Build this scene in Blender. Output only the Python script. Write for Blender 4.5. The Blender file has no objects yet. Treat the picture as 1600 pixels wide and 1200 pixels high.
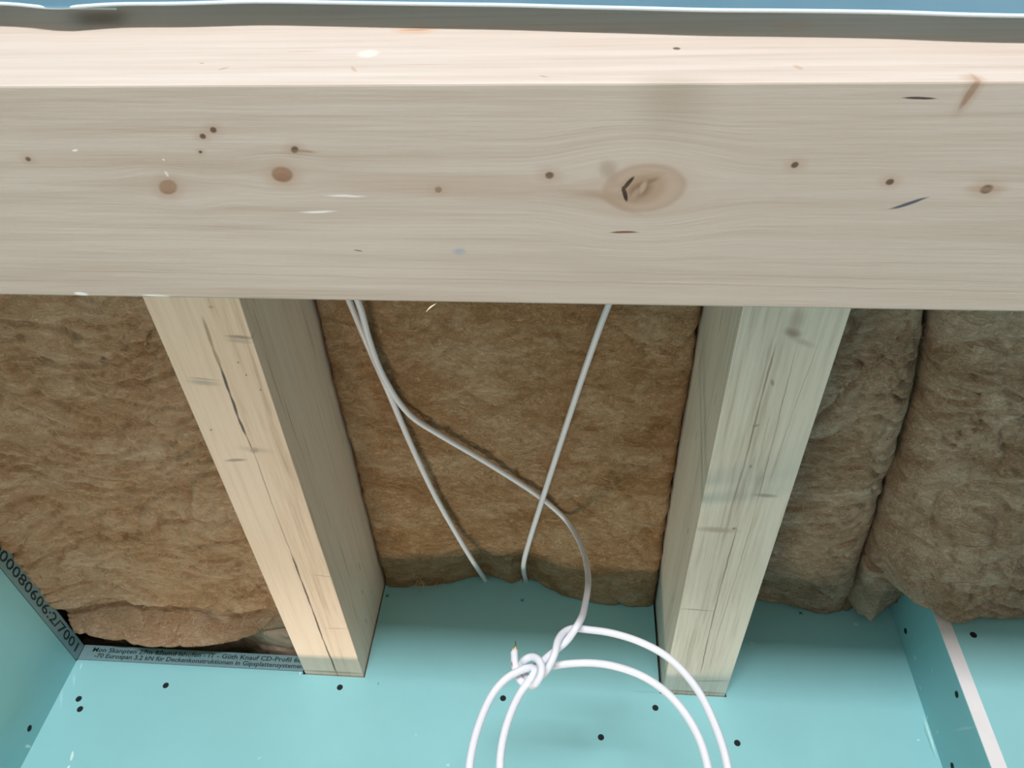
import bpy, bmesh, math, random
import numpy as np
from mathutils import Vector, Matrix, noise

# ------------------------------------------------------------------ camera, world, lights, exposure
H = 1.6                                   # height of the phone above the floor
PITCH, YAW, ROLL, FPX = 0.8317, -0.1111, 0.1068, 1201.5
scene = bpy.context.scene
C = scene.collection
def cam_axes():
    cp, sp, cy, sy = math.cos(PITCH), math.sin(PITCH), math.cos(YAW), math.sin(YAW)
    fwd = Vector((sy*cp, cy*cp, sp)); right = Vector((cy, -sy, 0)); up = right.cross(fwd)
    cr, sr = math.cos(ROLL), math.sin(ROLL)
    return cr*right + sr*up, -sr*right + cr*up, fwd
RIGHT, UP, FWD = cam_axes()
cam = bpy.data.objects.new('camera', bpy.data.cameras.new('camera')); C.objects.link(cam)
cam.matrix_world = Matrix(((RIGHT.x, UP.x, -FWD.x, 0), (RIGHT.y, UP.y, -FWD.y, 0), (RIGHT.z, UP.z, -FWD.z, H), (0, 0, 0, 1)))
cam.data.sensor_fit = 'HORIZONTAL'; cam.data.sensor_width = 36; cam.data.lens = 36*FPX/1600
cam.data.clip_start = 0.01
scene.camera = cam

world = bpy.data.worlds.new('world'); scene.world = world; world.use_nodes = True
world.node_tree.nodes['Background'].inputs[0].default_value = (0.75, 0.88, 1.0, 1)
world.node_tree.nodes['Background'].inputs[1].default_value = 0.2

def area(name, loc, rot, sx, sy, watts, col):
    l = bpy.data.lights.new(name, 'AREA'); l.shape = 'RECTANGLE'; l.size = sx; l.size_y = sy; l.energy = watts; l.color = col
    o = bpy.data.objects.new(name, l); C.objects.link(o); o.location = loc; o.rotation_euler = rot
    return o
# daylight falling in through the window of the rear wall, behind the camera
area('rear_window_daylight', (-0.05, -2.58, H-0.38), (math.radians(90), 0, 0), 1.4, 0.34, 122, (0.985, 0.985, 1.0))
# warm light rising from the sill of the window below the frame in the green wall
area('sill_light', (-0.46, 1.41, H-0.43), (math.radians(180+12), 0, 0), 0.55, 0.05, 8.2, (1.0, 0.80, 0.60))

scene.view_settings.view_transform = 'Standard'; scene.view_settings.look = 'None'
scene.view_settings.gamma = 1; scene.view_settings.use_curve_mapping = False
scene.view_settings.exposure = 0.0

# ------------------------------------------------------------------ measures (metres)
D = 1.2118                      # green wall
XW, XS, SP = -0.8315, 0.568, 0.134
HJ = 0.6030 + H                 # joist undersides
XL, XR, JW = -0.4304, 0.1618, 0.10
BH, BN, BF = 0.3978 + H, 0.1508, 0.2908
TOP = 0.95 + H
def at(px, py, ax, v):
    """where the line of sight through a pixel meets the plane ax = v (z measured from the floor)"""
    d = FWD + RIGHT*((px-800)/FPX) - UP*((py-600)/FPX)
    i = 'XYZ'.index(ax); o = (0, 0, H)
    return Vector((0, 0, H)) + d*((v-o[i])/d[i])

# ------------------------------------------------------------------ helpers
def tag(o, label=None, cat=None, group=None, kind=None):
    if label: o['label'] = label
    if cat: o['category'] = cat
    if group: o['group'] = group
    if kind: o['kind'] = kind
    return o
def link(name, me, mat, parent=None, loc=None):
    o = bpy.data.objects.new(name, me); C.objects.link(o)
    if mat: 
        me.materials.clear(); me.materials.append(mat)
    if loc is not None: o.location = loc
    if parent: o.parent = parent
    return o
def from_bm(name, bm, mat, parent=None, loc=None, smooth=False):
    bmesh.ops.recalc_face_normals(bm, faces=bm.faces)
    me = bpy.data.meshes.new(name); bm.to_mesh(me); bm.free()
    if smooth:
        for p in me.polygons: p.use_smooth = True
    return link(name, me, mat, parent, loc)
def box(bm, x0, x1, y0, y1, z0, z1, bevel=0):
    r = bmesh.ops.create_cube(bm, size=1)
    for v in r['verts']:
        v.co = Vector((x0+(x1-x0)*(v.co.x+.5), y0+(y1-y0)*(v.co.y+.5), z0+(z1-z0)*(v.co.z+.5)))
    if bevel:
        es = list({e for v in r['verts'] for e in v.link_edges})
        bmesh.ops.bevel(bm, geom=es, offset=bevel, segments=2, affect='EDGES', profile=.6)
def boxes(name, lst, mat, parent=None, bevel=0, loc=None):
    bm = bmesh.new()
    for b in lst: box(bm, *b, bevel=bevel)
    return from_bm(name, bm, mat, parent, loc)
def catmull(pts, n=8):
    P = [np.array(p, float) for p in pts]; P = [2*P[0]-P[1]] + P + [2*P[-1]-P[-2]]
    out = []
    for i in range(1, len(P)-2):
        p0, p1, p2, p3 = P[i-1:i+3]
        # centripetal
        t1 = np.linalg.norm(p1-p0)**.5; t2 = t1+np.linalg.norm(p2-p1)**.5; t3 = t2+np.linalg.norm(p3-p2)**.5
        for k in range(n):
            t = t1+(t2-t1)*k/n
            a1 = (t1-t)/t1*p0+t/t1*p1; a2 = (t2-t)/(t2-t1)*p1+(t-t1)/(t2-t1)*p2; a3 = (t3-t)/(t3-t2)*p2+(t-t2)/(t3-t2)*p3
            b1 = (t2-t)/t2*a1+t/t2*a2; b2 = (t3-t)/(t3-t1)*a2+(t-t1)/(t3-t1)*a3
            out.append((t2-t)/(t2-t1)*b1+(t-t1)/(t2-t1)*b2)
    out.append(P[-2]); return out
def relax(path, it):
    p = np.array(path)
    for _ in range(it):
        q = p.copy(); q[1:-1] = .25*p[:-2]+.5*p[1:-1]+.25*p[2:]; p = q
    return list(p)
def tube_data(path, r, sides=12, taper=None, base=0):
    P = [Vector(p) for p in path]; vs = []; fs = []
    t = (P[1]-P[0]).normalized(); n = t.orthogonal().normalized()
    for i, p in enumerate(P):
        t2 = (P[min(i+1, len(P)-1)]-P[max(i-1, 0)]).normalized()
        n = (n - t2*n.dot(t2)).normalized(); b = t2.cross(n)
        rr = r*(taper(i/(len(P)-1)) if taper else 1)
        for k in range(sides):
            a = 2*math.pi*k/sides; vs.append(p+(n*math.cos(a)+b*math.sin(a))*rr)
    m = len(P)
    for i in range(m-1):
        for k in range(sides):
            k2 = (k+1) % sides
            fs.append((base+i*sides+k, base+i*sides+k2, base+(i+1)*sides+k2, base+(i+1)*sides+k))
    fs.append(tuple(base+k for k in reversed(range(sides)))); fs.append(tuple(base+(m-1)*sides+k for k in range(sides)))
    return vs, fs
def mesh(name, vs, fs, mat, parent=None, smooth=True, loc=None):
    me = bpy.data.meshes.new(name); me.from_pydata([tuple(v) for v in vs], [], fs); me.update()
    if smooth:
        me.polygons.foreach_set('use_smooth', [True]*len(me.polygons))
    return link(name, me, mat, parent, loc)

# ------------------------------------------------------------------ materials
def newmat(name):
    m = bpy.data.materials.new(name); m.use_nodes = True
    return m, m.node_tree, m.node_tree.nodes['Principled BSDF']
def nd(nt, t, **kw):
    n = nt.nodes.new(t)
    for k, v in kw.items(): setattr(n, k, v)
    return n
def lk(nt, a, b): nt.links.new(a, b)
def mapping(nt, src, loc=(0,0,0), rot=(0,0,0), scale=(1,1,1), kind='POINT'):
    m = nd(nt, 'ShaderNodeMapping', vector_type=kind); lk(nt, src, m.inputs[0])
    m.inputs[1].default_value = loc; m.inputs[2].default_value = rot; m.inputs[3].default_value = scale
    return m.outputs[0]
def noise_n(nt, src, scale, detail=4, rough=.55, dist=0):
    n = nd(nt, 'ShaderNodeTexNoise'); lk(nt, src, n.inputs['Vector'])
    n.inputs['Scale'].default_value = scale; n.inputs['Detail'].default_value = detail
    n.inputs['Roughness'].default_value = rough; n.inputs['Distortion'].default_value = dist
    return n
def ramp(nt, fac, stops):
    r = nd(nt, 'ShaderNodeValToRGB'); lk(nt, fac, r.inputs[0]); cr = r.color_ramp
    while len(cr.elements) < len(stops): cr.elements.new(.5)
    for e, (p, c) in zip(cr.elements, stops):
        e.position = p; e.color = (*c, 1) if len(c) == 3 else c
    return r.outputs[0]
def mix(nt, fac, a, b, blend='MIX'):
    m = nd(nt, 'ShaderNodeMix', data_type='RGBA', blend_type=blend)
    for s, v in ((m.inputs[0], fac), (m.inputs[6], a), (m.inputs[7], b)):
        if isinstance(v, (int, float)): s.default_value = v
        elif isinstance(v, tuple): s.default_value = (*v, 1)
        else: lk(nt, v, s)
    return m.outputs[2]
def math_n(nt, op, a, b=None):
    m = nd(nt, 'ShaderNodeMath', operation=op)
    for s, v in zip(m.inputs, (a, b)):
        if v is None: continue
        if isinstance(v, (int, float)): s.default_value = v
        else: lk(nt, v, s)
    return m.outputs[0]
def maprange(nt, v, a, b, c, d, kind='SMOOTHSTEP'):
    m = nd(nt, 'ShaderNodeMapRange', interpolation_type=kind); lk(nt, v, m.inputs[0])
    for i, x in enumerate((a, b, c, d)): m.inputs[1+i].default_value = x
    return m.outputs[0]
def ell(nt, co, c, plane, a, b, ang):
    """distance from a spot's centre in units of its half axes"""
    if plane == 'XY': rot, sc = (0, 0, ang), (a, b, .012)
    elif plane == 'XZ': rot, sc = (0, -ang, 0), (a, .012, b)
    else: rot, sc = (ang, 0, 0), (.012, a, b)
    v = mapping(nt, co, c, rot, sc, 'TEXTURE')
    l = nd(nt, 'ShaderNodeVectorMath', operation='LENGTH'); lk(nt, v, l.inputs[0])
    return l.outputs['Value']
def spots(nt, co, col, items):
    """stains, knots, cracks, pencil marks and a painted patch of warm light, with shapes of their own"""
    for (c, plane, a, b, ang, rgb, soft, strength) in items:
        d = ell(nt, co, c, plane, a, b, ang)
        m = maprange(nt, d, 1-soft, 1+soft*.5, strength, 0)
        col = mix(nt, m, col, rgb)
    return col

WOB = .0022
def wood(name, light, mid, dark, axis, contrast, items=(), swirl=(), seed=0., ring=55., patch=None):
    """spruce: growth rings running along one axis, deflected round the knots"""
    m, nt, bs = newmat(name)
    co = nd(nt, 'ShaderNodeTexCoord').outputs['Object']
    w = noise_n(nt, co, 40, 2).outputs['Color']
    wob = nd(nt, 'ShaderNodeVectorMath', operation='MULTIPLY_ADD'); lk(nt, w, wob.inputs[0])
    wob.inputs[1].default_value = (WOB,)*3
    sub = nd(nt, 'ShaderNodeVectorMath', operation='ADD'); lk(nt, co, sub.inputs[0]); sub.inputs[1].default_value = (-WOB/2,)*3
    lk(nt, sub.outputs[0], wob.inputs[2]); wco = wob.outputs[0]
    # grain field
    g = co
    for (c, plane, a, b, ang, k) in swirl:
        d = ell(nt, co, c, plane, a, b, ang); f = maprange(nt, d, 0, 1, k, 0)
        dv = nd(nt, 'ShaderNodeVectorMath', operation='SUBTRACT'); dv.inputs[0].default_value = c; lk(nt, co, dv.inputs[1])
        sc = nd(nt, 'ShaderNodeVectorMath', operation='SCALE'); lk(nt, dv.outputs[0], sc.inputs[0]); lk(nt, f, sc.inputs['Scale'])
        ad = nd(nt, 'ShaderNodeVectorMath', operation='ADD'); lk(nt, g, ad.inputs[0]); lk(nt, sc.outputs[0], ad.inputs[1]); g = ad.outputs[0]
    lng = (1., 1., .06) if axis == 'Z' else ((.035, 1, 1) if axis == 'X' else (1, .035, 1))
    gs = mapping(nt, g, (seed, seed*.7, seed*.3), (0, 0, 0), lng)
    broad = noise_n(nt, gs, 16, 3, .5, .4).outputs['Fac']
    rings = noise_n(nt, gs, ring*2.2, 3, .6, .2).outputs['Fac']
    fine = noise_n(nt, gs, ring*9, 2, .6).outputs['Fac']
    mot = noise_n(nt, co, 5, 3).outputs['Fac']
    v = math_n(nt, 'ADD', math_n(nt, 'MULTIPLY', broad, .45), math_n(nt, 'MULTIPLY', rings, .42))
    v = math_n(nt, 'ADD', v, math_n(nt, 'MULTIPLY', fine, .13))
    lo, hi = .5-.17/contrast, .5+.13/contrast
    col = ramp(nt, v, [(max(lo-.12, 0), dark), (lo, mid), (hi, light)])
    col = mix(nt, maprange(nt, mot, .35, .75, 0, .35), col, mid)
    col = spots(nt, wco, col, items)
    lk(nt, col, bs.inputs['Base Color']); bs.inputs['Roughness'].default_value = .5
    bs.inputs['Specular IOR Level'].default_value = .3
    b = nd(nt, 'ShaderNodeBump'); b.inputs['Strength'].default_value = .12; b.inputs['Distance'].default_value = .001
    lk(nt, math_n(nt, 'ADD', rings, fine), b.inputs['Height']); lk(nt, b.outputs[0], bs.inputs['Normal'])
    return m

def wool(name, dark, mid, light, seed):
    """fibrous mineral wool: swirled strands, brown and cream patches"""
    m, nt, bs = newmat(name)
    co = nd(nt, 'ShaderNodeTexCoord').outputs['Object']
    base = mapping(nt, co, (seed, seed*1.7, 0), (0, 0, .15), (1, 1.5, 1.5))
    wn = noise_n(nt, base, 11, 4, .6).outputs['Color']
    wv = nd(nt, 'ShaderNodeVectorMath', operation='MULTIPLY_ADD'); lk(nt, wn, wv.inputs[0]); wv.inputs[1].default_value = (.24, .22, .22); lk(nt, base, wv.inputs[2])
    wc = wv.outputs[0]
    patch = noise_n(nt, wc, 8, 5, .62).outputs['Fac']
    strand = noise_n(nt, mapping(nt, wc, scale=(1, 3.2, 3.2)), 34, 6, .7, .9).outputs['Fac']
    fib = noise_n(nt, mapping(nt, wc, rot=(0, 0, .5), scale=(1, 5, 5)), 110, 4, .72, 1.2).outputs['Fac']
    v = math_n(nt, 'ADD', math_n(nt, 'MULTIPLY', patch, .40), math_n(nt, 'MULTIPLY', strand, .38))
    v = math_n(nt, 'ADD', v, math_n(nt, 'MULTIPLY', fib, .22))
    col = ramp(nt, v, [(.385, dark), (.485, mid), (.585, light)])
    lk(nt, col, bs.inputs['Base Color']); bs.inputs['Roughness'].default_value = .95; bs.inputs['Specular IOR Level'].default_value = .08
    h = math_n(nt, 'ADD', math_n(nt, 'MULTIPLY', strand, 1.0), math_n(nt, 'MULTIPLY', fib, .45))
    b = nd(nt, 'ShaderNodeBump'); b.inputs['Strength'].default_value = .85; b.inputs['Distance'].default_value = .007
    lk(nt, h, b.inputs['Height']); lk(nt, b.outputs[0], bs.inputs['Normal'])
    return m

def drywall(name, col0, items=()):
    m, nt, bs = newmat(name)
    co = nd(nt, 'ShaderNodeTexCoord').outputs['Object']
    n = noise_n(nt, co, 3, 4).outputs['Fac']; f = noise_n(nt, co, 260, 2).outputs['Fac']
    col = mix(nt, maprange(nt, n, .3, .7, 0, 1), tuple(c*.95 for c in col0), tuple(min(c*1.05, 1) for c in col0))
    w = noise_n(nt, co, 60, 2).outputs['Color']
    wob = nd(nt, 'ShaderNodeVectorMath', operation='MULTIPLY_ADD'); lk(nt, w, wob.inputs[0]); wob.inputs[1].default_value = (.004,)*3; lk(nt, co, wob.inputs[2])
    off = nd(nt, 'ShaderNodeVectorMath', operation='ADD'); lk(nt, wob.outputs[0], off.inputs[0]); off.inputs[1].default_value = (-.002,)*3
    col = spots(nt, off.outputs[0], col, items)
    lk(nt, col, bs.inputs['Base Color']); bs.inputs['Roughness'].default_value = .5; bs.inputs['Specular IOR Level'].default_value = .35
    b = nd(nt, 'ShaderNodeBump'); b.inputs['Strength'].default_value = .05; b.inputs['Distance'].default_value = .001
    lk(nt, f, b.inputs['Height']); lk(nt, b.outputs[0], bs.inputs['Normal'])
    return m
def plain(name, col, rough=.5, metal=0., spec=.4, var=.06, scale=30, bump=0.):
    m, nt, bs = newmat(name)
    co = nd(nt, 'ShaderNodeTexCoord').outputs['Object']; n = noise_n(nt, co, scale, 3).outputs['Fac']
    lk(nt, mix(nt, n, tuple(c*(1-var) for c in col), tuple(min(1, c*(1+var)) for c in col)), bs.inputs['Base Color'])
    bs.inputs['Roughness'].default_value = rough; bs.inputs['Metallic'].default_value = metal; bs.inputs['Specular IOR Level'].default_value = spec
    if bump:
        b = nd(nt, 'ShaderNodeBump'); b.inputs['Strength'].default_value = bump; b.inputs['Distance'].default_value = .002
        lk(nt, n, b.inputs['Height']); lk(nt, b.outputs[0], bs.inputs['Normal'])
    return m

GREEN = (.285, .605, .640)
M_gyp = plain('gypsum', (.82, .80, .82), .8, 0, .2)
M_zinc = plain('galvanised_steel', (.22, .36, .39), .40, .15, .5, .12, 25)
M_ink = plain('black_ink', (.015, .03, .035), .6)
M_screw = plain('phosphated_steel', (.016, .02, .024), .6, 0, .2)
M_cable = plain('white_pvc', (.77, .79, .86), .38, 0, .45, .02)
M_floor = plain('chipboard_floor', (.32, .235, .175), .8, 0, .2, .15, 8, .2)
M_white = plain('plastered_wall', (.50, .45, .41), .6)
M_osb = plain('roof_boarding', (.45, .33, .2), .8, 0, .2, .3, 14, .2)
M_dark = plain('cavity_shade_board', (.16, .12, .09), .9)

# ------------------------------------------------------------------ the setting
NG = .004                                     # clearance of the cut-outs round the joists
def spot_w(px, py, ax, v, plane, a, b, ang, rgb, soft=.3, s=1.):
    return (tuple(at(px, py, ax, v)), plane, a, b, ang, rgb, soft, s)
PALE = (.66, .86, .82)
wall_items = [spot_w(112, 1181, 'Y', D, 'XZ', .0022, .008, .25, PALE), spot_w(107, 1199, 'Y', D, 'XZ', .002, .003, 0, PALE),
    spot_w(127, 1040, 'Y', D, 'XZ', .0012, .007, .3, PALE, .6, .7), spot_w(116, 1062, 'Y', D, 'XZ', .002, .012, .45, PALE, .9, .35), spot_w(96, 1090, 'Y', D, 'XZ', .002, .02, .45, PALE, .9, .3),
    spot_w(469, 1051, 'Y', D, 'XZ', .001, .005, .1, PALE), spot_w(591, 1068, 'Y', D, 'XZ', .0009, .003, .1, (.12, .3, .29)),
    spot_w(700, 1195, 'Y', D, 'XZ', .003, .002, 0, PALE, .5, .6), spot_w(1337, 975, 'Y', D, 'XZ', .004, .002, -.2, PALE, .5, .7),
    spot_w(1175, 1004, 'Y', D, 'XZ', .002, .002, 0, PALE, .5, .5), spot_w(1435, 1156, 'Y', D, 'XZ', .002, .0015, 0, PALE, .5, .7),
    spot_w(1453, 1150, 'Y', D, 'XZ', .0012, .03, .0, PALE, .5, .75), spot_w(1450, 1155, 'Y', D, 'XZ', .0008, .026, .02, (.12, .33, .31), .5, .8),
    spot_w(1010, 1081, 'Y', D, 'XZ', .03, .0008, 0, (.2, .45, .43), .8, .7), spot_w(405, 1185, 'Y', D, 'XZ', .004, .0012, .6, PALE, .6, .4),
    spot_w(650, 1148, 'Y', D, 'XZ', .002, .0015, 0, PALE, .6, .4)]
M_wall = drywall('green_moisture_board', GREEN, wall_items)
M_wall_l = drywall('green_moisture_board_side', GREEN, [spot_w(44, 1166, 'X', XW, 'YZ', .008, .0022, .3, PALE), spot_w(20, 1100, 'X', XW, 'YZ', .06, .05, 0, (.30, .58, .5), .9, .4)])  # the large soft spot paints warm grazing light into the board colour
M_shaft = drywall('green_moisture_board_shaft', GREEN, [spot_w(1430, 1028, 'X', XS, 'YZ', .003, .004, 0, PALE, .5, .7), spot_w(1438, 1075, 'X', XS, 'YZ', .002, .004, 0, PALE, .5, .7), spot_w(1449, 1121, 'X', XS, 'YZ', .002, .003, 0, PALE, .5, .7),
    spot_w(1465, 1144, 'X', XS, 'YZ', .002, .003, 0, PALE, .5, .7), spot_w(1508, 1138, 'X', XS, 'YZ', .03, .0018, .35, (.5, .72, .69), .8, .7), spot_w(1456, 1047, 'X', XS, 'YZ', .002, .002, 0, PALE, .5, .6)])

WX0, WX1, WZ0, WZ1 = -.65, .10, H-.55, H+.365      # window opening under the frame
PT = H+.6055                                        # top of the board in the left bay, below the steel profile
def poly_wall():
    pts = [(XW, WZ1), (XW, PT), (XL-NG, PT), (XL-NG, HJ-.002), (XL+JW+NG*.6, HJ-.002), (XL+JW+NG*.6, TOP), (XR-NG, TOP), (XR-NG, HJ-.002), (XR+JW+NG*.5, HJ-.002), (XR+JW+NG*.5, TOP), (2.6, TOP), (2.6, WZ1)]
    bm = bmesh.new()
    f = bm.faces.new([bm.verts.new((x, D, z)) for x, z in pts])
    r = bmesh.ops.extrude_face_region(bm, geom=[f])
    for v in r['geom']:
        if isinstance(v, bmesh.types.BMVert): v.co.y += .0125
    bmesh.ops.triangulate(bm, faces=[g for g in bm.faces if len(g.verts) > 4])
    box(bm, XW, WX0, D, D+.0125, 0, WZ1); box(bm, WX1, 2.6, D, D+.0125, 0, WZ1); box(bm, WX0, WX1, D, D+.0125, 0, WZ0)
    return bm
wall_back = tag(from_bm('wall_back', poly_wall(), M_wall), 'green moisture-resistant plasterboard wall the two joists run into', kind='structure')
# masonry and studs behind the boards: closes the cavity, forms the reveal of the window
wall_core = tag(boxes('wall_outer', [(XW-.1, WX0, D+.09, D+.32, 0, TOP), (WX1, 2.7, D+.09, D+.32, 0, TOP), (WX0, WX1, D+.09, D+.32, 0, WZ0), (WX0, WX1, D+.09, D+.32, WZ1, TOP)], M_dark), kind='structure')
tag(boxes('trim_1', [(WX0-.0125, WX0, D+.0125, D+.30, WZ0, WZ1), (WX1, WX1+.0125, D+.0125, D+.30, WZ0, WZ1), (WX0, WX1, D+.0125, D+.30, WZ1, WZ1+.0125), (WX0, WX1, D+.0125, D+.30, WZ0-.0125, WZ0)], M_white), kind='structure')
win = tag(boxes('window_1', [(WX0, WX0+.06, D+.24, D+.29, WZ0, WZ1), (WX1-.06, WX1, D+.24, D+.29, WZ0, WZ1), (WX0+.06, WX1-.06, D+.24, D+.29, WZ0, WZ0+.06), (WX0+.06, WX1-.06, D+.24, D+.29, WZ1-.06, WZ1)], M_white), kind='structure')
mg, ntg, bg = newmat('window_glass'); bg.inputs['Transmission Weight'].default_value = 1; bg.inputs['Roughness'].default_value = 0; bg.inputs['IOR'].default_value = 1.1
boxes('pane', [(WX0+.06, WX1-.06, D+.262, D+.268, WZ0+.06, WZ1-.06)], mg, win)
wall_left = tag(boxes('wall_left', [(XW-.0125, XW, .1, D, 0, PT-.003)], M_wall_l), 'green plasterboard side wall left of the insulated bays', kind='structure')
tag(boxes('wall_left_plastered', [(XW-.06, XW-.012, -2.7, .1, 0, TOP)], M_white), kind='structure')
tag(boxes('wall_left_outer', [(XW-.12, XW-.07, -2.7, D+.32, 0, TOP)], M_dark), kind='structure')
tag(boxes('floor', [(XW-.12, 2.7, -2.75, D+.32, -.1, 0)], M_floor), kind='structure')
tag(boxes('ceiling', [(XW-.12, 2.7, -2.75, D+.32, TOP, TOP+.02)], M_osb), kind='structure')
tag(boxes('wall_right', [(2.6, 2.7, -2.7, D, 0, TOP)], M_white), kind='structure')
rw = tag(boxes('wall_rear', [(XW-.12, -.75, -2.7, -2.6, 0, TOP), (.65, 2.7, -2.7, -2.6, 0, TOP), (-.75, .65, -2.7, -2.6, 0, H-.7), (-.75, .65, -2.7, -2.6, H-.06, TOP)], M_white), kind='structure')

# boxed-out shaft on the right
YF = D-SP
shaft = tag(boxes('wall_shaft', [(XS, XS+.020, YF, D, 0, H+.80)], M_shaft), 'boxed-out plasterboard shaft with a white cut edge', kind='structure')
boxes('cut_edge', [(XS+.0004, XS+.0205, YF-.0012, YF, 0, H+.80)], M_gyp, shaft)
boxes('front_board', [(XS+.0205, 2.6, YF-.0006, YF+.012, 0, H+.80)], M_shaft, shaft)

# drywall screws
def screw_mesh():
    bm = bmesh.new(); rings = [(.0050, 0), (.0048, -.0005), (.0036, -.0007), (.0020, -.0006), (.0012, -.0002)]
    prev = None; n = 14
    for r, h in rings:
        cur = [bm.verts.new((r*math.cos(2*math.pi*k/n), h, r*math.sin(2*math.pi*k/n))) for k in range(n)]
        if prev:
            for k in range(n): bm.faces.new((prev[k], prev[(k+1) % n], cur[(k+1) % n], cur[k]))
        prev = cur
    bm.faces.new(prev)
    for a in (0, math.pi/2):      # cross recess wings
        c, s = math.cos(a), math.sin(a)
        q = [bm.verts.new((x*c-z*s, -.0009, x*s+z*c)) for x, z in ((-.0026, -.0004), (.0026, -.0004), (.0026, .0004), (-.0026, .0004))]
        bm.faces.new(q)
    bmesh.ops.recalc_face_normals(bm, faces=bm.faces)
    me = bpy.data.meshes.new('screw'); bm.to_mesh(me); bm.free(); return me
SCREW = screw_mesh(); SCREW.materials.append(M_screw)
def screw(p, parent, rz=0, twist=0):
    o = bpy.data.objects.new('screw', SCREW); C.objects.link(o); o.location = p; o.rotation_euler = (0, twist, rz); o.parent = parent
for i, q in enumerate([(259,1071), (123,1092), (125,1108), (531,1074), (786,1091), (1024,1106), (939,1152), (1152,1161)]):
    screw(at(*q, 'Y', D), wall_back, 0, i*.5)
screw(at(46, 1138, 'X', XW), wall_left, math.radians(90))
for q in [(1415,986), (1495,1085), (1488,1197)]: screw(at(*q, 'X', XS), shaft, math.radians(-90))
screw(at(1521, 992, 'Y', YF-.0006), shaft)
# little printed crosses on the board
def cross(px, py):
    p = at(px, py, 'Y', D); bm = bmesh.new()
    for a in (.75, -.75):
        c, s = math.cos(a), math.sin(a)
        for x0, x1, z0, z1 in ((-.0042, .0042, -.0006, .0006),):
            v = [bm.verts.new((x*c-z*s, -.0003, x*s+z*c)) for x, z in ((x0, z0), (x1, z0), (x1, z1), (x0, z1))]; bm.faces.new(v)
    from_bm('printed_cross', bm, M_ink, wall_back, p)
for q in ((605, 931), (816, 938), (1251, 958)): cross(*q)

# ------------------------------------------------------------------ timber
SP_L, SP_M, SP_D = (.78, .64, .47), (.68, .53, .37), (.50, .35, .22)
KN, KD, HALO = (.24, .12, .06), (.05, .028, .018), (.46, .31, .22)
beam_c = Vector((.2, (BN+BF)/2, (BH+HJ)/2))
def bl(px, py): return tuple(at(px, py, 'Z', BH) - beam_c)
def bf_(px, py): return tuple(at(px, py, 'Y', BN) - beam_c)
k_items = []
def knot(px, py, a, b, ang, rim=True):
    c = bl(px, py)
    if rim: k_items.append((c, 'XY', a*1.7, b*1.8, ang, HALO, .8, .7))
    k_items.append((c, 'XY', a, b, ang, KN, .25, .88)); k_items.append((c, 'XY', a*.4, b*.4, ang, (.33, .12, .04), .8, .8))
knot(263, 293, .0064, .0046, .5); knot(441, 272, .0064, .0050, 0)
# the big knot with its crack
c0 = bl(1003, 297)
k_items += [(bl(1008, 295), 'XY', .034, .0185, .1, (.56, .45, .37), .5, .7), (bl(1006, 295), 'XY', .0235, .0152, .12, (.40, .29, .21), .12, .7), (bl(1006.5, 295), 'XY', .0218, .0140, .12, (.53, .41, .325), .3, .85), (bl(1004, 296), 'XY', .0150, .0100, .35, (.42, .295, .205), .4, .8),
    (bl(998, 298), 'XY', .0085, .0058, .7, (.24, .14, .085), .6, .85), (bl(1012, 284), 'XY', .0065, .0018, .4, (.28, .16, .10), .7, .8), (bl(1004, 293), 'XY', .0020, .0048, -.3, (.50, .38, .29), .6, .8), (bl(992, 303), 'XY', .0020, .0040, -.5, (.46, .34, .26), .6, .7), (bl(990, 283), 'XY', .018, .0022, .3, (.42, .30, .21), .9, .6),
    (bl(945, 306), 'XY', .028, .0034, -.1, (.42, .31, .23), .9, .8), (bl(962, 318), 'XY', .016, .0022, -.45, (.42, .31, .23), .9, .7), (bl(950, 264), 'XY', .0055, .0055, .6, (.44, .34, .27), .7, .7), (bl(957, 278), 'XY', .0035, .007, .35, (.44, .34, .27), .8, .6),
    (bl(980, 288), 'XY', .0055, .0012, .95, KD, .3, 1), (bl(975.5, 303), 'XY', .0052, .0013, -1.25, KD, .3, 1)]
for q, a in (((333, 203), .0022), ((316, 213), .0020), ((313, 238), .0011), ((461, 234), .0024), ((685, 296), .0024), ((859, 274), .0027), ((1242, 258), .0022), ((1391, 284), .0023), ((1541, 295), .0034), ((45, 249), .0018)):
    k_items += [(bl(*q), 'XY', a*2.8, a*2.0, 0, HALO, .9, .5), (bl(*q), 'XY', a, a*.85, .4, (.12, .07, .05), .4, .92)]
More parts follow.
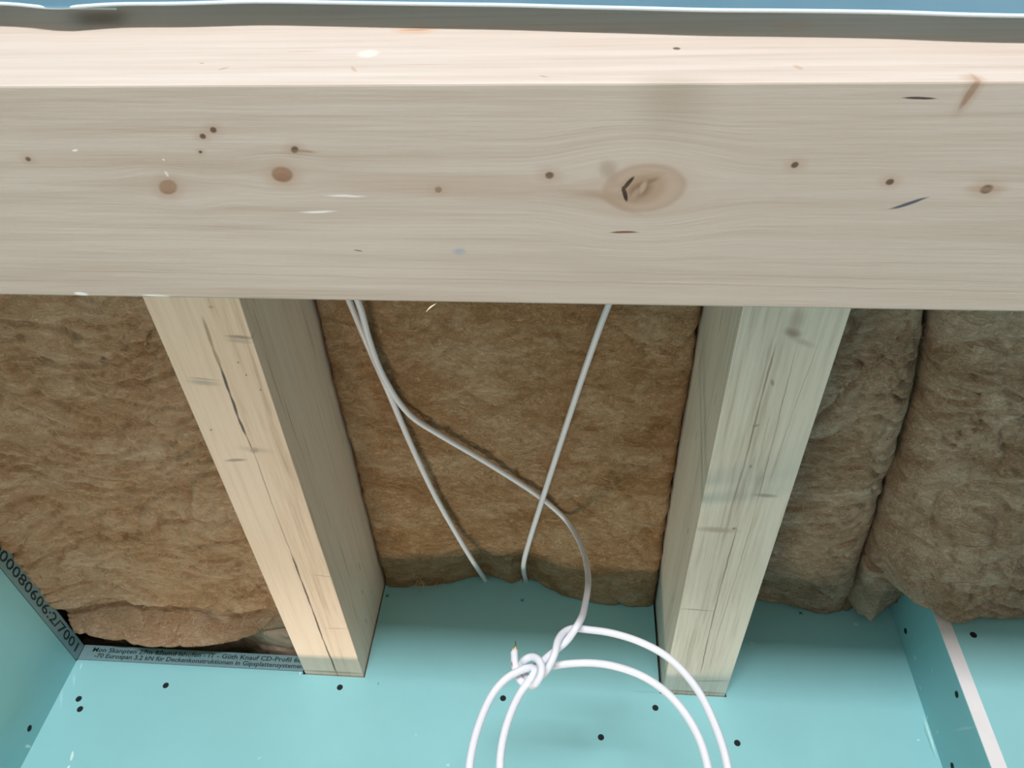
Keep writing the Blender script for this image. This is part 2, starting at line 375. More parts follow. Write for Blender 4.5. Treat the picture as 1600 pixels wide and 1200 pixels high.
k_items += [(bl(475, 237), 'XY', .008, .0008, -.08, (.3, .2, .13), .6, .7), (bl(1540, 295), 'XY', .012, .002, 0, (.45, .3, .2), .8, .5),
    (bl(1437, 153), 'XY', .0085, .0007, 0, (.05, .03, .03), .4, .9), (bl(975, 363), 'XY', .0085, .0008, 0, (.2, .07, .04), .4, .9), (bl(1420, 318), 'XY', .0105, .0011, .38, (.09, .10, .13), .4, .95),
    (bl(559, 392), 'XY', .003, .0006, -.1, (.2, .12, .1), .5, .8), (bl(718, 393), 'XY', .0042, .0026, .1, (.38, .40, .46), .7, .8),
    (bl(540, 306), 'XY', .012, .0009, .0, (.92, .92, .92), .7, .8), (bl(497, 331), 'XY', .011, .0009, .05, (.9, .9, .92), .7, .8), (bl(117, 235), 'XY', .002, .0007, .2, (.95, .95, .92), .5, .9), (bl(261, 272), 'XY', .001, .002, .2, (.95, .95, .92), .5, .7), (bl(255, 249), 'XY', .0008, .0008, 0, (.95, .95, .92), .5, .9),
    (bl(127, 459), 'XY', .005, .0016, -.1, (.95, .95, .95), .4, .9), (bl(245, 462), 'XY', .010, .0009, 0, (.95, .95, .95), .4, .8),
    (bl(1518, 143), 'XY', .002, .009, -.3, (.2, .12, .08), .5, .85), (bl(1516, 147), 'XY', .004, .013, -.3, HALO, .8, .5),
    (bl(1052, 150), 'XY', .022, .024, 0, (.42, .35, .27), .9, .55), (bl(300, 258), 'XY', .10, .006, -.05, (.47, .36, .28), .9, .45), (bl(240, 290), 'XY', .05, .007, 0, (.46, .36, .28), .9, .45), (bl(700, 290), 'XY', .09, .008, .0, (.49, .36, .28), .9, .5),
    (bl(800, 438), 'XY', .5, .0006, -.01, (.42, .3, .2), .6, .35), (bl(900, 425), 'XY', .4, .0004, -.01, (.42, .3, .2), .6, .3)]
k_items = [(c, p, a, b, -ang, rgb, so, st) for (c, p, a, b, ang, rgb, so, st) in k_items]
# front face
k_items += [(bf_(648, 47), 'XZ', .014, .0075, 0, (.62, .38, .24), .5, .55), (bf_(650, 47), 'XZ', .009, .0012, .05, (.35, .2, .14), .5, .6), (bf_(1240, 40), 'XZ', .014, .008, 0, (.63, .42, .32), .5, .5), (bf_(1057, 76), 'XZ', .0022, .0022, 0, (.12, .07, .05), .4, .9),
    (bf_(350, 107), 'XZ', .0035, .0008, .7, (.3, .18, .1), .5, .7), (bf_(315, 99), 'XZ', .0015, .001, 0, (.3, .18, .1), .5, .6), (bf_(552, 108), 'XZ', .0012, .005, .5, (.4, .26, .16), .5, .5), (bf_(850, 119), 'XZ', .0028, .0008, -.5, (.3, .18, .1), .5, .6), (bf_(1247, 105), 'XZ', .002, .004, .4, (.4, .26, .16), .5, .5), (bf_(475, 80), 'XZ', .012, .0009, 0, (.5, .33, .22), .6, .5), (bf_(575, 84), 'XZ', .006, .006, 0, (.86, .78, .66), .6, .6),
    (bf_(1520, 122), 'XZ', .006, .006, 0, (.45, .32, .22), .7, .5)]
sw = [(bl(1003, 297), 'XY', .075, .05, .1, .75), (bl(441, 272), 'XY', .04, .02, 0, .7), (bl(263, 293), 'XY', .04, .02, .2, .7)]
M_beam = wood('spruce_beam', (.61, .535, .470), (.53, .445, .375), (.37, .285, .225), 'X', 2.2, k_items, sw, 3.1, 60)
bm = bmesh.new(); box(bm, -1.03, 1.5, BN-beam_c.y, BF-beam_c.y, BH-beam_c.z, HJ-beam_c.z, .0012)
beam = tag(from_bm('support_beam', bm, M_beam, None, beam_c), 'wide pale spruce beam with knots crossing under both joists', 'beam')
vs, fs = tube_data(catmull([at(666, 487, 'Y', BF+.001)-beam_c, at(673, 480, 'Y', BF+.003)-beam_c, at(682, 474, 'Y', BF+.002)-beam_c], 5), .0006, 6, lambda t: 1-.8*abs(2*t-1))
mesh('splinter', vs, fs, plain('pale_splinter', (.8, .7, .5)), beam)

# joists
def joist(name, x0, loc_items, mats, seed, swirl=(), con=2.3, ring=70):
    loc = Vector((x0+JW/2, -.4, HJ))
    items = [((tuple(Vector(c)-loc)), *rest) for (c, *rest) in loc_items]
    swl = [((tuple(Vector(c)-loc)), *rest) for (c, *rest) in swirl]
    m = wood(name+'_spruce', *mats, 'Y', con, items, swl, seed, ring)
    bm = bmesh.new(); box(bm, -JW/2, JW/2, -1.9, D+.08+.4, 0, .22, .0015)
    return from_bm(name, bm, m, None, loc)
def jz(px, py): return tuple(at(px, py, 'Z', HJ))
def jx(px, py, x): return tuple(at(px, py, 'X', x))
DKL = (.11, .075, .06)
def crack(pts, w, col, s=1., n=1):
    out = []
    for (a, b) in zip(pts[:-1], pts[1:]):
        A, B = Vector(jz(*a)), Vector(jz(*b)); d = B-A
        out.append((tuple((A+B)/2), 'XY', d.length*.62, w, math.atan2(d.y, d.x), col, .5, s))
    return out
L = crack([(318, 500), (333, 545), (345, 575)], .0022, (.42, .28, .19), .8) + crack([(345, 575), (360, 617), (372, 652), (384, 680)], .0019, DKL, .95) + crack([(384, 680), (397, 708)], .0009, (.3, .2, .15), .9)
L += crack([(456, 868), (470, 905), (487, 950), (505, 1000), (528, 1056)], .0016, (.14, .09, .065), .95) + crack([(397, 708), (430, 800), (456, 868)], .0009, (.45, .33, .24), .8)
L += [(jz(375, 527), 'XY', .015, .0026, .1, (.32, .25, .2), .8, .8), (jz(374, 533), 'XY', .014, .003, .1, (.5, .4, .32), .9, .6), (jz(318, 598), 'XY', .018, .0045, .1, (.5, .42, .36), .9, .75), (jz(318, 592), 'XY', .017, .0012, .1, (.34, .27, .23), .8, .6), (jz(368, 719), 'XY', .014, .0028, -.1, (.36, .28, .27), .7, .8), (jz(398, 704), 'XY', .006, .004, -.5, (.35, .24, .17), .9, .7),
      (jz(400, 703), 'XY', .02, .005, .1, (.55, .43, .34), .9, .5), (jz(330, 672), 'XY', .0012, .0016, 0, DKL, .5, .8), (jz(372, 566), 'XY', .001, .0014, 0, DKL, .5, .8), (jz(385, 586), 'XY', .001, .0014, 0, DKL, .5, .8), (jz(407, 609), 'XY', .001, .0014, 0, DKL, .5, .8),
      (jz(505, 900), 'XY', .016, .0012, .15, (.52, .38, .26), .8, .7), (jz(525, 982), 'XY', .02, .0012, -.05, (.48, .34, .23), .8, .8), (jz(330, 480), 'XY', .003, .002, 0, (.5, .33, .22), .7, .7),
      (jz(520, 1050), 'XY', .06, .0035, 0, (.46, .28, .18), .7, .7)]
xs_ = XL+JW
for q, a, b in (((404, 510), .03, .0007), ((430, 600), .06, .0008), ((455, 660), .05, .0008), ((540, 880), .06, .0008), ((562, 885), .012, .0014), ((566, 925), .006, .0013), ((572, 970), .009, .0016), ((581, 925), .005, .0012), ((555, 960), .04, .0008), ((487, 530), .04, .0007), ((480, 510), .05, .0007), ((480, 700), .05, .0006), ((510, 800), .05, .0006), ((560, 1030), .006, .0009), ((538, 972), .003, .0016)):
    L.append((jx(*q, xs_), 'YZ', a, b, 0, (.22, .16, .12), .7, .7))
jl = joist('ceiling_joist', XL, L, ((.95, .75, .61), (.86, .655, .505), (.56, .39, .28)), 1.7)
tag(jl, 'cracked pale yellow joist beside the steel-edged corner bay', 'joist', 'joists on the beam')
Rr = crack([(1210, 545), (1190, 620), (1165, 720)], .0013, (.36, .28, .21), .9) + crack([(1165, 720), (1140, 800)], .0010, (.42, .33, .25), .8) + crack([(1240, 560), (1205, 700), (1185, 780)], .0007, (.42, .33, .25), .85) + crack([(1200, 660), (1180, 745)], .0006, (.45, .36, .28), .7)
Rr += crack([(1150, 830), (1125, 920), (1108, 990), (1095, 1050)], .0012, (.34, .27, .2), .9) + crack([(1180, 800), (1150, 900), (1115, 1010)], .0006, (.4, .32, .25), .8) + crack([(1278, 540), (1240, 640), (1200, 760)], .0006, (.48, .4, .32), .7) + crack([(1160, 560), (1130, 700)], .0008, (.5, .42, .33), .5)
Rr += [(jz(1239, 520), 'XY', .009, .006, .5, (.30, .22, .16), .8, .85), (jz(1245, 500), 'XY', .008, .016, 0, (.48, .39, .31), .9, .7), (jz(1255, 535), 'XY', .014, .004, .4, (.5, .42, .35), .9, .6), (jz(1207, 598), 'XY', .002, .005, -.3, (.34, .26, .2), .6, .8), (jz(1181, 665), 'XY', .004, .002, -.4, (.36, .28, .22), .7, .8), (jz(1173, 729), 'XY', .0018, .003, 0, (.35, .27, .2), .6, .8),
       (jz(1197, 774), 'XY', .014, .0035, .05, (.36, .3, .26), .8, .8), (jz(1120, 828), 'XY', .026, .006, .05, (.45, .37, .3), .8, .8), (jz(1147, 826), 'XY', .003, .003, 0, (.3, .2, .15), .6, .8), (jz(1090, 953), 'XY', .026, .0014, .05, (.45, .33, .24), .7, .9), (jz(1110, 1064), 'XY', .03, .0022, -.12, (.48, .36, .27), .7, .75), (jz(1085, 1081), 'XY', .06, .0035, 0, (.42, .27, .19), .7, .8)]
for q, a, b in (((1127, 500), .02, .0016), ((1118, 625), .012, .0012), ((1088, 680), .01, .0016), ((1075, 830), .008, .002), ((1052, 935), .009, .0018), ((1140, 560), .08, .0008), ((1108, 740), .08, .0008), ((1070, 900), .08, .0007), ((1095, 560), .03, .002)):
    Rr.append((jx(*q, XR), 'YZ', a, b, 0, (.24, .16, .11), .7, .7))
jr = joist('ceiling_joist', XR, Rr, ((.78, .735, .64), (.69, .63, .535), (.48, .41, .33)), 5.3, (), 3.0, 95)
tag(jr, 'greyish joist with dark grain lines left of the bulging insulation', 'joist', 'joists on the beam')

# ------------------------------------------------------------------ steel profiles in the left bay
def profile(name, length, mat):
    """a C-channel: 27 mm side towards +y' (local -y), 60 mm web underneath, lips on top; runs along local x"""
    sec = [(.000, .0005), (.000, .0265), (.0008, .0278), (.0022, .0282), (.0060, .0278), (.0060, .0272), (.0024, .0275), (.0012, .0270), (.0007, .0262), (.0007, .0011), (.058, .0011), (.058, .027), (.0586, .027), (.0586, .0005)]
    bm = bmesh.new(); a = [bm.verts.new((0, y, z)) for y, z in sec]; b = [bm.verts.new((length, y, z)) for y, z in sec]; n = len(sec)
    for k in range(n): bm.faces.new((a[k], a[(k+1) % n], b[(k+1) % n], b[k]))
    bm.faces.new(a); bm.faces.new(b[::-1]); bmesh.ops.triangulate(bm, faces=[f for f in bm.faces if len(f.verts) > 4])
    return from_bm(name, bm, mat)
def lettering(body, size, parent, loc, rot, sx=1.):
    cu = bpy.data.curves.new('lettering', 'FONT'); cu.body = body; cu.size = size; cu.extrude = .00004; cu.offset = .00018; cu.resolution_u = 2
    to = bpy.data.objects.new('tmp', cu); C.objects.link(to)
    dg = bpy.context.evaluated_depsgraph_get(); me = bpy.data.meshes.new_from_object(to.evaluated_get(dg))
    bpy.data.objects.remove(to)
    o = link('lettering', me, M_ink, parent); o.location = loc; o.rotation_euler = rot; o.scale = (sx, 1, 1)
    w = max(v.co.x for v in me.vertices); return o, w
pl = profile('steel_profile', XL-.004-(XW+.001), M_zinc); pl.location = (XW+.001, D-.0012, PT)
tag(pl, 'printed galvanised steel profile along the bottom of the left insulation bay', 'metal profile', 'steel profiles framing the left bay')
LEN = XL-.004-XW
for body, z, x0, x1 in (('Mon Skanpten 27m 97nmd Ishofen - IT - Güth Knauf CD-Profil 60-', .0155, .018, LEN-.004), ('-70 Eurospan 3.2 kN für Deckenkonstruktionen in Gipsplattensystemen', .0050, .026, LEN-.002)):
    o, w = lettering(body, .0112, pl, (x0, -.0002, z), (math.radians(90), 0, 0)); o.scale = ((x1-x0)/w, 1, 1)
ps = profile('steel_profile', 2.2, M_zinc); ps.rotation_euler = (0, 0, math.radians(90)); ps.location = (XW+.0012, D-2.2-.003, PT-.002)
tag(ps, 'galvanised steel profile along the green side wall with large black figures', 'metal profile', 'steel profiles framing the left bay')
o, w = lettering('22.04000080606:2/7001', .022, ps, (2.2-.40, -.0002, .0065), (math.radians(90), 0, 0)); o.scale = (.385/w, 1, 1)

# ------------------------------------------------------------------ insulation
rnd = random.Random(4)
def nz(v): return noise.noise(v)
def nvec(v): return Vector((noise.noise(v), noise.noise(v+Vector((31.4, 5.2, 9.1))), noise.noise(v+Vector((7.7, 47.3, 13.8)))))
def wool_disp(x, y, seed, amp):
    p = Vector((x*5+seed, y*7+seed*1.3, seed*.7)); w = nvec(p)*.5
    q = Vector((x*11+seed, y*19+seed, seed))+w*2.2
    z = -.007*noise.fractal(p+w, 1.0, 2.0, 3)
    c1 = abs(nz(q)); c2 = abs(nz(q*2.1+Vector((7, 3, 1))))
    z += .0070*max(0, 1-c1/.12)**1.5 + .0048*max(0, 1-c2/.2)**1.5
    q3 = Vector((x*34, y*75, seed))+w*6
    z += .0024*nz(q3) + .0014*nz(q3*2.3)
    return z*amp
def batt(name, x0, x1, y0, y1, zf, mat, seed, res=.0034, r=(.02, .02, .02, .02), amp=1., rag=.003, thick=.10, xf=None, yf=None):
    """r: rounding radius of the left, right, near and far edges; zf: underside height; xf/yf bend the outline"""
    nx, ny = max(4, int((x1-x0)/res)), max(4, int((y1-y0)/res))
    vs = []; org = Vector(((x0+x1)/2, (y0+y1)/2, zf((x0+x1)/2, (y0+y1)/2)))
    for j in range(ny+1):
        for i in range(nx+1):
            x = x0+(x1-x0)*i/nx; y = y0+(y1-y0)*j/ny
            z = zf(x, y) + wool_disp(x, y, seed, amp)
            for e, rr in ((x-x0, r[0]), (x1-x, r[1]), (y-y0, r[2]), (y1-y, r[3])):
                if rr and e < rr: z += rr*(1-math.sqrt(max(0, 1-(1-e/rr)**2)))
            u, v = x, y
            if xf: u = xf(x, y)
            if yf: v = yf(x, y)
            ed = min(x-x0, x1-x, y-y0, y1-y)
            if ed < .012:
                w_ = nvec(Vector((x*45, y*45, seed)))*rag*(1-ed/.012); u += w_.x; v += w_.y
            vs.append(Vector((u, v, z))-org)
    idx = lambda i, j: j*(nx+1)+i
    fs = [(idx(i, j), idx(i, j+1), idx(i+1, j+1), idx(i+1, j)) for j in range(ny) for i in range(nx)]
    ring = [idx(i, 0) for i in range(nx+1)] + [idx(nx, j) for j in range(1, ny+1)] + [idx(i, ny) for i in range(nx-1, -1, -1)] + [idx(0, j) for j in range(ny-1, 0, -1)]
    b0 = len(vs)
    for k in ring: vs.append(Vector((vs[k].x, vs[k].y, max(vs[k].z+.02, thick))))
    n = len(ring)
    for k in range(n): fs.append((ring[k], ring[(k+1) % n], b0+(k+1) % n, b0+k))
    fs.append(tuple(b0+k for k in range(n)))
    return mesh(name, vs, fs, mat, None, True, org)
def fibres(parent, zf, x0, x1, y0, y1, n, mat, tufts=(), lenr=(.012, .035)):
    vs, fs = [], []; org = parent.location
    for k in range(n):
        x, y = rnd.uniform(x0, x1), rnd.uniform(y0, y1); a = rnd.gauss(0, .8); l = rnd.uniform(*lenr); c = rnd.uniform(-1.2, 1.2)
        pts = []
        for s in range(5):
            t = s/4; aa = a+c*t; pts.append(Vector((x, y, zf(x, y)-.0035*math.sin(t*math.pi)-.001))-org); x += l/4*math.cos(aa); y += l/4*math.sin(aa)
        v, f = tube_data(pts, .00028, 3, lambda t: 1-.6*t, len(vs)); vs += v; fs += f
    for (p, n2, l, d) in tufts:
        for k in range(n2):
            q = Vector(p)+Vector((rnd.gauss(0, .006), rnd.gauss(0, .003), rnd.gauss(0, .002))); dv = (Vector(d)+Vector((rnd.gauss(0, .35), rnd.gauss(0, .35), rnd.gauss(0, .3)))).normalized()
            pts = []; b = Vector((rnd.gauss(0, .4), rnd.gauss(0, .4), rnd.gauss(0, .3)))
            for s in range(5): pts.append(q-org); q = q+(dv+b*(s/4))*(l*rnd.uniform(.6, 1.2)/4)
            v, f = tube_data(pts, .0006, 4, lambda t: 1-.85*t, len(vs)); vs += v; fs += f
    o = mesh('loose_fibres', vs, fs, mat, parent); o['kind'] = 'stuff'
def lerp_tab(tab):
    xs, zs = [t[0] for t in tab], [t[1] for t in tab]
    return lambda x: float(np.interp(x, xs, zs))
W_D, W_M, W_L = (.30, .165, .075), (.49, .315, .175), (.66, .50, .33)
M_w1 = wool('mineral_wool_left', (.42, .235, .115), (.64, .41, .25), (.80, .60, .42), 1.)
M_w2 = wool('mineral_wool_middle', (.31, .165, .07), (.48, .30, .16), (.66, .50, .335), 4.)
M_w3 = wool('mineral_wool_right', (.31, .19, .11), (.50, .365, .25), (.74, .615, .475), 9.)
M_f = plain('wool_fibre', (.70, .53, .34), .9, 0, .1, .15)
M_f2 = plain('wool_fibre_dark', (.58, .44, .30), .9, 0, .1, .15)

# middle bay
sil = lerp_tab(sorted((p.x, p.z) for p in (at(x, y, 'Y', D-.004) for x, y in ((590, 918), (640, 917), (700, 912), (742, 903), (758, 897), (776, 906), (800, 910), (822, 899), (845, 914), (880, 931), (920, 939), (975, 945), (1035, 948)))))
def z_mid(x, y):
    t = min(1, max(0, (y-.98)/(D-.98))); t = t*t*(3-2*t)
    return (H+.770)*(1-t) + sil(x)*t
bmid = batt('insulation_batt', XL+JW+.002, XR-.002, .05, D-.002, z_mid, M_w2, 4.2, r=(.014, .014, .02, 0), amp=.6, rag=.004, thick=.12)
tag(bmid, 'tan mineral wool batt between the two joists, behind the cables', 'insulation', 'mineral wool batts between the joists')
fibres(bmid, z_mid, XL+JW+.02, XR-.03, .4, D-.05, 420, M_f, [(at(655, 908, 'Y', D-.02), 22, .022, (.15, 0, -1)), (at(815, 905, 'Y', D-.012), 8, .016, (0, 0, -1)), (at(690, 912, 'Y', D-.012), 6, .012, (-.3, 0, -1))])

# left bay: main batt, drooping end of a second layer, a scrap behind it
def z_l(x, y):
    e = x-XW; t = min(1, max(0, e/.10)); t = t*t*(3-2*t); q = max(0, (y-1.0)/.1)
    return H+.6265 + .036*t - .010*t*math.sin(e*7) - .012*q*t
lend = lerp_tab(sorted((p.x, p.y) for p in (at(x, y, 'Z', H+.646) for x, y in ((60, 950), (95, 946), (150, 945), (200, 948), (300, 955), (380, 960), (430, 950), (470, 962)))))
bl_ = batt('insulation_batt', XW+.0008, XL-.002, .05, 1.1, z_l, M_w1, 1.3, r=(.0, .012, .02, .016), amp=1.1, rag=.002, thick=.12,
           yf=lambda x, y: .05+(y-.05)*(lend(x)-.05)/1.05)
tag(bl_, 'brown rough mineral wool batt in the steel-framed corner bay', 'insulation', 'mineral wool batts between the joists')
fibres(bl_, z_l, XW+.02, XL-.03, .4, 1.05, 480, M_f)
YFE = 1.156
flo = lerp_tab(sorted((p.x, p.z) for p in (at(x, y, 'Y', YFE) for x, y in ((60, 985), (120, 988), (200, 1005), (230, 1011), (290, 1013), (345, 1008), (400, 993), (440, 984), (470, 986)))))
Y0F = 1.09
def z_fl(x, y):
    t = min(1, max(0, (y-Y0F)/(YFE-Y0F))); zs = H+.690-.054*max(0, 1-(x-XW)/.07); return zs*(1-t**1.1) + flo(x)*t**1.1
bfl = batt('insulation_offcut', XW+.003, XL-.002, Y0F, YFE+.006, z_fl, M_w1, 6.1, res=.0028, r=(.004, .008, .0, .010), amp=.7, rag=.004, thick=.07,
           yf=lambda x, y: lend(x)+.003+(y-Y0F)/(YFE+.006-Y0F)*(YFE+.003-lend(x)))
tag(bfl, 'drooping strip of mineral wool resting on the printed steel profile', 'insulation')
fibres(bfl, z_fl, XW+.04, XL-.03, Y0F+.03, YFE-.01, 60, M_f)
def z_bk(x, y): return H+.655+.01*math.sin(x*30)
bbk = batt('insulation_offcut', XW+.003, XL-.002, D-.05, D+.075, z_bk, plain('pinkish_wool', (.50, .36, .26), .95, 0, .1, .3, 40, .5), 2.2, res=.005, r=(.01,)*4, amp=.8, thick=.1)
tag(bbk, 'pinkish scrap of mineral wool showing just above the printed steel profile', 'insulation')

# right bays
seam = lerp_tab([(.05, .405), (.5426, .421), (.7083, .4516), (.9477, .476), (1.08, .484), (D, .515)])
sil1 = lerp_tab(sorted((p.x, p.z) for p in (at(x, y, 'Y', D-.004) for x, y in ((1170, 934), (1190, 940), (1205, 942), (1230, 952), (1270, 958), (1310, 963), (1345, 964)))))
def z_r1(x, y):
    t = min(1, max(0, (y-.95)/(D-.95))); t = t*t*(3-2*t); s = (x-.263)/(.48-.263)
    belly = .016*math.sin(math.pi*min(1, max(0, s*.8+.1)))
    return (H+.752-belly)*(1-t) + sil1(x)*t
X1 = .475
br1 = batt('insulation_batt', XR+JW+.001, X1, .05, D-.002, z_r1, M_w3, 8.4, r=(.012, .05, .02, 0), amp=1.1, rag=.003, thick=.12,
           xf=lambda x, y: XR+JW+.001+(x-XR-JW-.001)*(seam(y)-XR-JW-.001)/(X1-XR-JW-.001))
tag(br1, 'bulging greyish mineral wool batt right beside the grainy joist', 'insulation', 'mineral wool batts between the joists')
fibres(br1, z_r1, XR+JW+.02, X1-.07, .5, D-.05, 220, M_f2)
YE = D-.012
low2 = lerp_tab(sorted((p.x, p.z) for p in (at(x, y, 'Y', YF-.012) for x, y in ((1340, 905), (1395, 946), (1430, 962), (1465, 977), (1500, 976), (1540, 973), (1600, 969)))))
def z_r2(x, y):
    t = min(1, max(0, (y-.72)/(1.07-.72))); t = t*t*(3-2*t); e = x-.45
    return (H+.745-.02*math.sin(min(1, e/.25)*1.5))*(1-t) + low2(x)*t
X2 = 1.15
def xf2(x, y): return x+(seam(y)+.003-.445)*max(0, 1-(x-.445)/.25)
br2 = batt('insulation_batt', .445, X2, .05, YF-.004, z_r2, M_w3, 12.9, r=(.045, .02, .02, .028), amp=1.15, rag=.004, thick=.14, xf=xf2, res=.0038)
tag(br2, 'thick sagging mineral wool batt overhanging the boxed-out shaft', 'insulation', 'mineral wool batts between the joists')
fibres(br2, z_r2, .52, .85, .5, 1.0, 300, M_f2)
# torn corner that hangs between the batts
tc = [at(x, y, 'Y', D-.035) for x, y in ((1322, 938), (1362, 975), (1392, 946), (1420, 900), (1330, 895))]
def z_t(x, y): return 0
def torn():
    tab = lerp_tab(sorted((p.x, p.z) for p in (at(x, y, 'Y', D-.03) for x, y in ((1322, 936), (1340, 958), (1362, 974), (1378, 958), (1396, 944), (1420, 942)))))
    x0, x1 = tab_x
    def zf(x, y):
        t = min(1, max(0, (y-1.06)/(D-.03-1.06))); return (H+.745)*(1-t)+tab(x)*t
    return batt('insulation_offcut', x0, x1, 1.06, D-.026, zf, M_w3, 15.5, res=.0025, r=(.006, .01, 0, .006), amp=.7, rag=.003, thick=.07)
tab_x = (at(1322, 940, 'Y', D-.03).x, at(1425, 940, 'Y', D-.03).x)
tag(torn(), 'torn pointed wool corner hanging between the two right-hand batts', 'insulation')

# ------------------------------------------------------------------ cables
CR = .0042
def path(lst): return [at(x, y, ax, v) for x, y, ax, v in lst]
ZC = H+.759
cl = [(515, 400, 'Z', ZC+.008), (545, 468, 'Z', ZC+.004), (575, 540, 'Z', ZC), (606, 610, 'Z', ZC), (640, 690, 'Z', ZC), (680, 775, 'Z', ZC), (718, 842, 'Z', ZC), (741, 880, 'Z', ZC+.004), (757, 904, 'Y', D-.010), (764, 914, 'Y', D+.03)]
vs, fs = tube_data(relax(catmull(path(cl), 10), 6), CR, 14)
def cable(name, pts, label, it=6, root=True):
    P = relax(catmull(pts, 10), it); o = P[len(P)//2]; vs, fs = tube_data([p-o for p in P], CR, 14)
    ob = mesh(name, vs, fs, M_cable, None, True, Vector(o))
    return tag(ob, label, 'cable', 'grey-white installation cables'), P
cable('electric_cable', path(cl), 'thin white cable running straight down to the left wall hole')
cr_ = [(985, 400, 'Z', ZC+.006), (950, 478, 'Z', ZC+.003), (920, 560, 'Z', ZC), (893, 640, 'Z', ZC-.002), (862, 735, 'Z', ZC-.006), (845, 788, 'Z', ZC-.008), (828, 842, 'Z', ZC-.004), (818, 880, 'Z', ZC), (821, 904, 'Y', D-.010), (824, 915, 'Y', D+.03)]
cable('electric_cable', path(cr_), 'thin white cable slanting from upper right over the coiled cable')
K = .80
F, B_ = K-.010, K+.006
coil = [(525, 400, 'Z', ZC-.002), (560, 472, 'Z', ZC-.006), (578, 535, 'Z', ZC-.005), (600, 590, 'Z', ZC-.002), (640, 648, 'Z', ZC), (690, 681, 'Z', ZC+.001), (745, 713, 'Z', ZC+.002), (800, 747, 'Z', ZC+.002), (846, 778, 'Z', ZC+.003), (884, 812, 'Y', .975), (908, 852, 'Y', .955), (919, 900, 'Y', .92), (914, 945, 'Y', .875), (901, 979, 'Y', F-.004),
  (885, 1002, 'Y', K), (870, 1015, 'Y', K+.004), (855, 1027, 'Y', K+.002), (842, 1040, 'Y', K), (831, 1058, 'Y', K-.002), (815, 1080, 'Y', K), (801, 1107, 'Y', K), (787, 1150, 'Y', K), (781, 1200, 'Y', K), (795, 1330, 'Y', K), (860, 1440, 'Y', K+.01), (960, 1470, 'Y', K+.012), (1060, 1420, 'Y', K+.01), (1112, 1310, 'Y', K+.008), (1106, 1200, 'Y', K+.008),
  (1086, 1140, 'Y', K+.008), (1050, 1090, 'Y', K+.008), (1005, 1057, 'Y', K+.01), (960, 1041, 'Y', K+.012), (925, 1036, 'Y', K+.014), (890, 1037, 'Y', K+.016), (866, 1040, 'Y', K+.016), (845, 1042, 'Y', K+.010), (824, 1044, 'Y', K-.004), (808, 1050, 'Y', K-.006), (790, 1061, 'Y', K-.004), (770, 1084, 'Y', K), (752, 1122, 'Y', K), (739, 1165, 'Y', K), (733, 1210, 'Y', K), (745, 1340, 'Y', K+.004), (820, 1470, 'Y', K+.02), (960, 1510, 'Y', K+.022), (1080, 1460, 'Y', K+.02), (1145, 1330, 'Y', K+.018), (1137, 1200, 'Y', K+.016),
  (1118, 1135, 'Y', K+.016), (1088, 1075, 'Y', K+.016), (1045, 1028, 'Y', K+.016), (1000, 1003, 'Y', K+.016), (955, 989, 'Y', K+.014), (920, 984, 'Y', K+.010), (896, 982, 'Y', K+.006), (880, 989, 'Y', K-.002), (871, 1003, 'Y', F), (868, 1017, 'Y', F-.002), (863, 1031, 'Y', F), (855, 1046, 'Y', K-.002),
  (843, 1057, 'Y', K+.012), (828, 1060, 'Y', K+.016), (817, 1052, 'Y', K+.012), (815, 1040, 'Y', K+.004), (820, 1031, 'Y', F), (830, 1026.5, 'Y', F-.004), (840, 1030, 'Y', F-.008), (846, 1041, 'Y', F-.009), (845, 1055, 'Y', F-.008), (838, 1067, 'Y', F-.003), (828, 1071, 'Y', K+.006), (816, 1066, 'Y', K+.012), (808, 1055, 'Y', K+.008), (805, 1043, 'Y', K+.004), (804, 1030, 'Y', K+.003), (803.5, 1019, 'Y', K+.003)]
cc, P = cable('electric_cable', path(coil), 'bright white cable tied in a knot with hanging loops', 3)
org = cc.location; tip = Vector(P[-1]); dr = (tip-Vector(P[-4])).normalized()
sd = dr.orthogonal().normalized()
M_yel = plain('cream_core_insulation', (.80, .66, .34), .5); M_red = plain('red_mark', (.55, .08, .10), .6); M_cu = plain('copper', (.80, .38, .18), .3, 1.)
side = Vector((1, 0, 0))
for dx, l, mt, nm in ((-.0014, .0060, M_yel, 'core_wire'), (.0010, .0075, plain('ivory_core', (.86, .80, .62), .5), 'core_wire'), (.0026, .0050, M_yel, 'core_wire')):
    a = tip-dr*.002+side*dx-org; vs, fs = tube_data([a, a+dr*l*.6, a+dr*l+side*.0006], .0013, 8); mesh(nm, vs, fs, mt, cc)
a = tip+dr*.003+side*.0018-org; vs, fs = tube_data([a, a+dr*.006, a+dr*.0085+side*.0003, a+dr*.011], .0008, 8, lambda t: 1-.6*t*t); mesh('copper_wire', vs, fs, M_cu, cc)
a = Vector(P[-22])-org; b = Vector(P[-16])-org; off = Vector((-.0032, -.0033, 0)); 
vs, fs = tube_data([a+off, (a+b)/2+off*1.05, b+off], .0006, 6, lambda t: 1-.5*abs(2*t-1)); mesh('red_mark', vs, fs, M_red, cc)

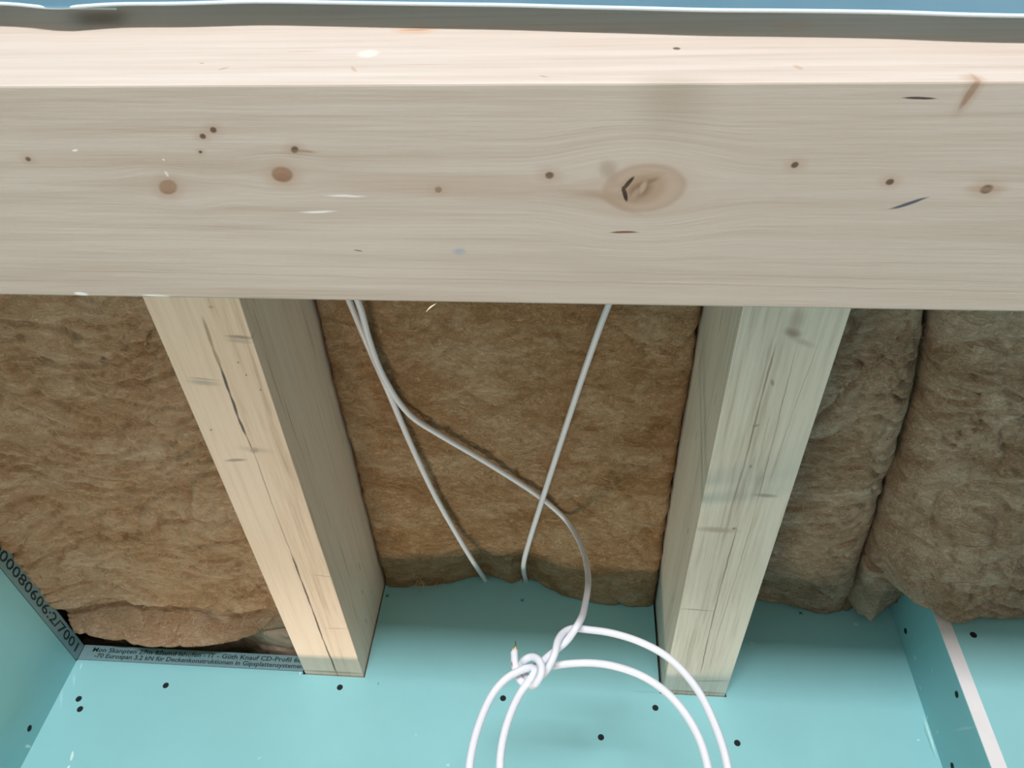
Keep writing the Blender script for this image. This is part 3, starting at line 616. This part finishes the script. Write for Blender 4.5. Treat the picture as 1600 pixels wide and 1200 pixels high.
# ------------------------------------------------------------------ blue vapour-barrier film over the room side of the beam
mf, nt, bs = newmat('blue_film')
co = nd(nt, 'ShaderNodeTexCoord').outputs['Object']; n1 = noise_n(nt, mapping(nt, co, scale=(1, 3, 1)), 4, 4).outputs['Fac']
lk(nt, ramp(nt, n1, [(.3, (.12, .38, .60)), (.7, (.30, .58, .78))]), bs.inputs['Base Color']); bs.inputs['Roughness'].default_value = .28; bs.inputs['Specular IOR Level'].default_value = .6; 
tr = nd(nt, 'ShaderNodeBsdfTranslucent'); tr.inputs[0].default_value = (.50, .66, .72, 1); mx = nd(nt, 'ShaderNodeMixShader'); mx.inputs[0].default_value = .55
lk(nt, bs.outputs[0], mx.inputs[1]); lk(nt, tr.outputs[0], mx.inputs[2]); lk(nt, mx.outputs[0], nt.nodes['Material Output'].inputs['Surface'])
YFM = BN-.015
edge = lerp_tab(sorted((p.x, p.z) for p in (at(x, y, 'Y', YFM) for x, y in ((-200, 3), (0, 5), (45, 8), (85, 15), (120, 10), (180, 6), (270, 6), (400, 2), (520, 4), (640, 6), (800, 8), (900, 11), (1000, 13), (1100, 16), (1250, 17), (1400, 19), (1500, 23), (1600, 25), (1800, 26)))))
vs, fs = [], []; NXF, NYF = 260, 70
for j in range(NYF+1):
    for i in range(NXF+1):
        x = XW+.02+(2.5-XW-.02)*(i/NXF)**1.0; t = j/NYF; y = YFM-(t**1.6)*2.6
        e = edge(x); s = 1-math.exp(-(YFM-y)/.25)
        z = e*(1-s)+(H+.565)*s + .012*s*noise.noise(Vector((x*4, y*3, 2)))
        if j == 0: z = e; 
        vs.append(Vector((x, y, z)))
fs = [(j*(NXF+1)+i, j*(NXF+1)+i+1, (j+1)*(NXF+1)+i+1, (j+1)*(NXF+1)+i) for j in range(NYF) for i in range(NXF)]
o0 = Vector((.8, -1.1, H+.55))
film = mesh('barrier_film', [v-o0 for v in vs], fs, mf, None, True, o0)
tag(film, 'blue plastic vapour barrier film hanging above the beam', 'plastic film')
hem = [Vector((x, YFM, edge(x)))-o0 for x in np.linspace(XW+.02, 1.6, 240)]
hv, hf = tube_data(relax([np.array(h) for h in hem], 2), .0011, 8); mesh('rolled_hem', hv, hf, plain('lit_hem_film', (.66, .80, .88), .35), film)  # hem coloured pale: the light caught by the film's rim is painted in
fl = [at(x, y, 'Y', YFM+.004) for x, y in ((95, -8), (110, 12.5), (182, 13), (182, -8))]
bm = bmesh.new(); f = bm.faces.new([bm.verts.new(p-o0) for p in fl]); r = bmesh.ops.extrude_face_region(bm, geom=[f])
for v in r['geom']:
    if isinstance(v, bmesh.types.BMVert): v.co.y += .0008
from_bm('folded_corner', bm, plain('pale_film', (.50, .60, .60), .4), film)
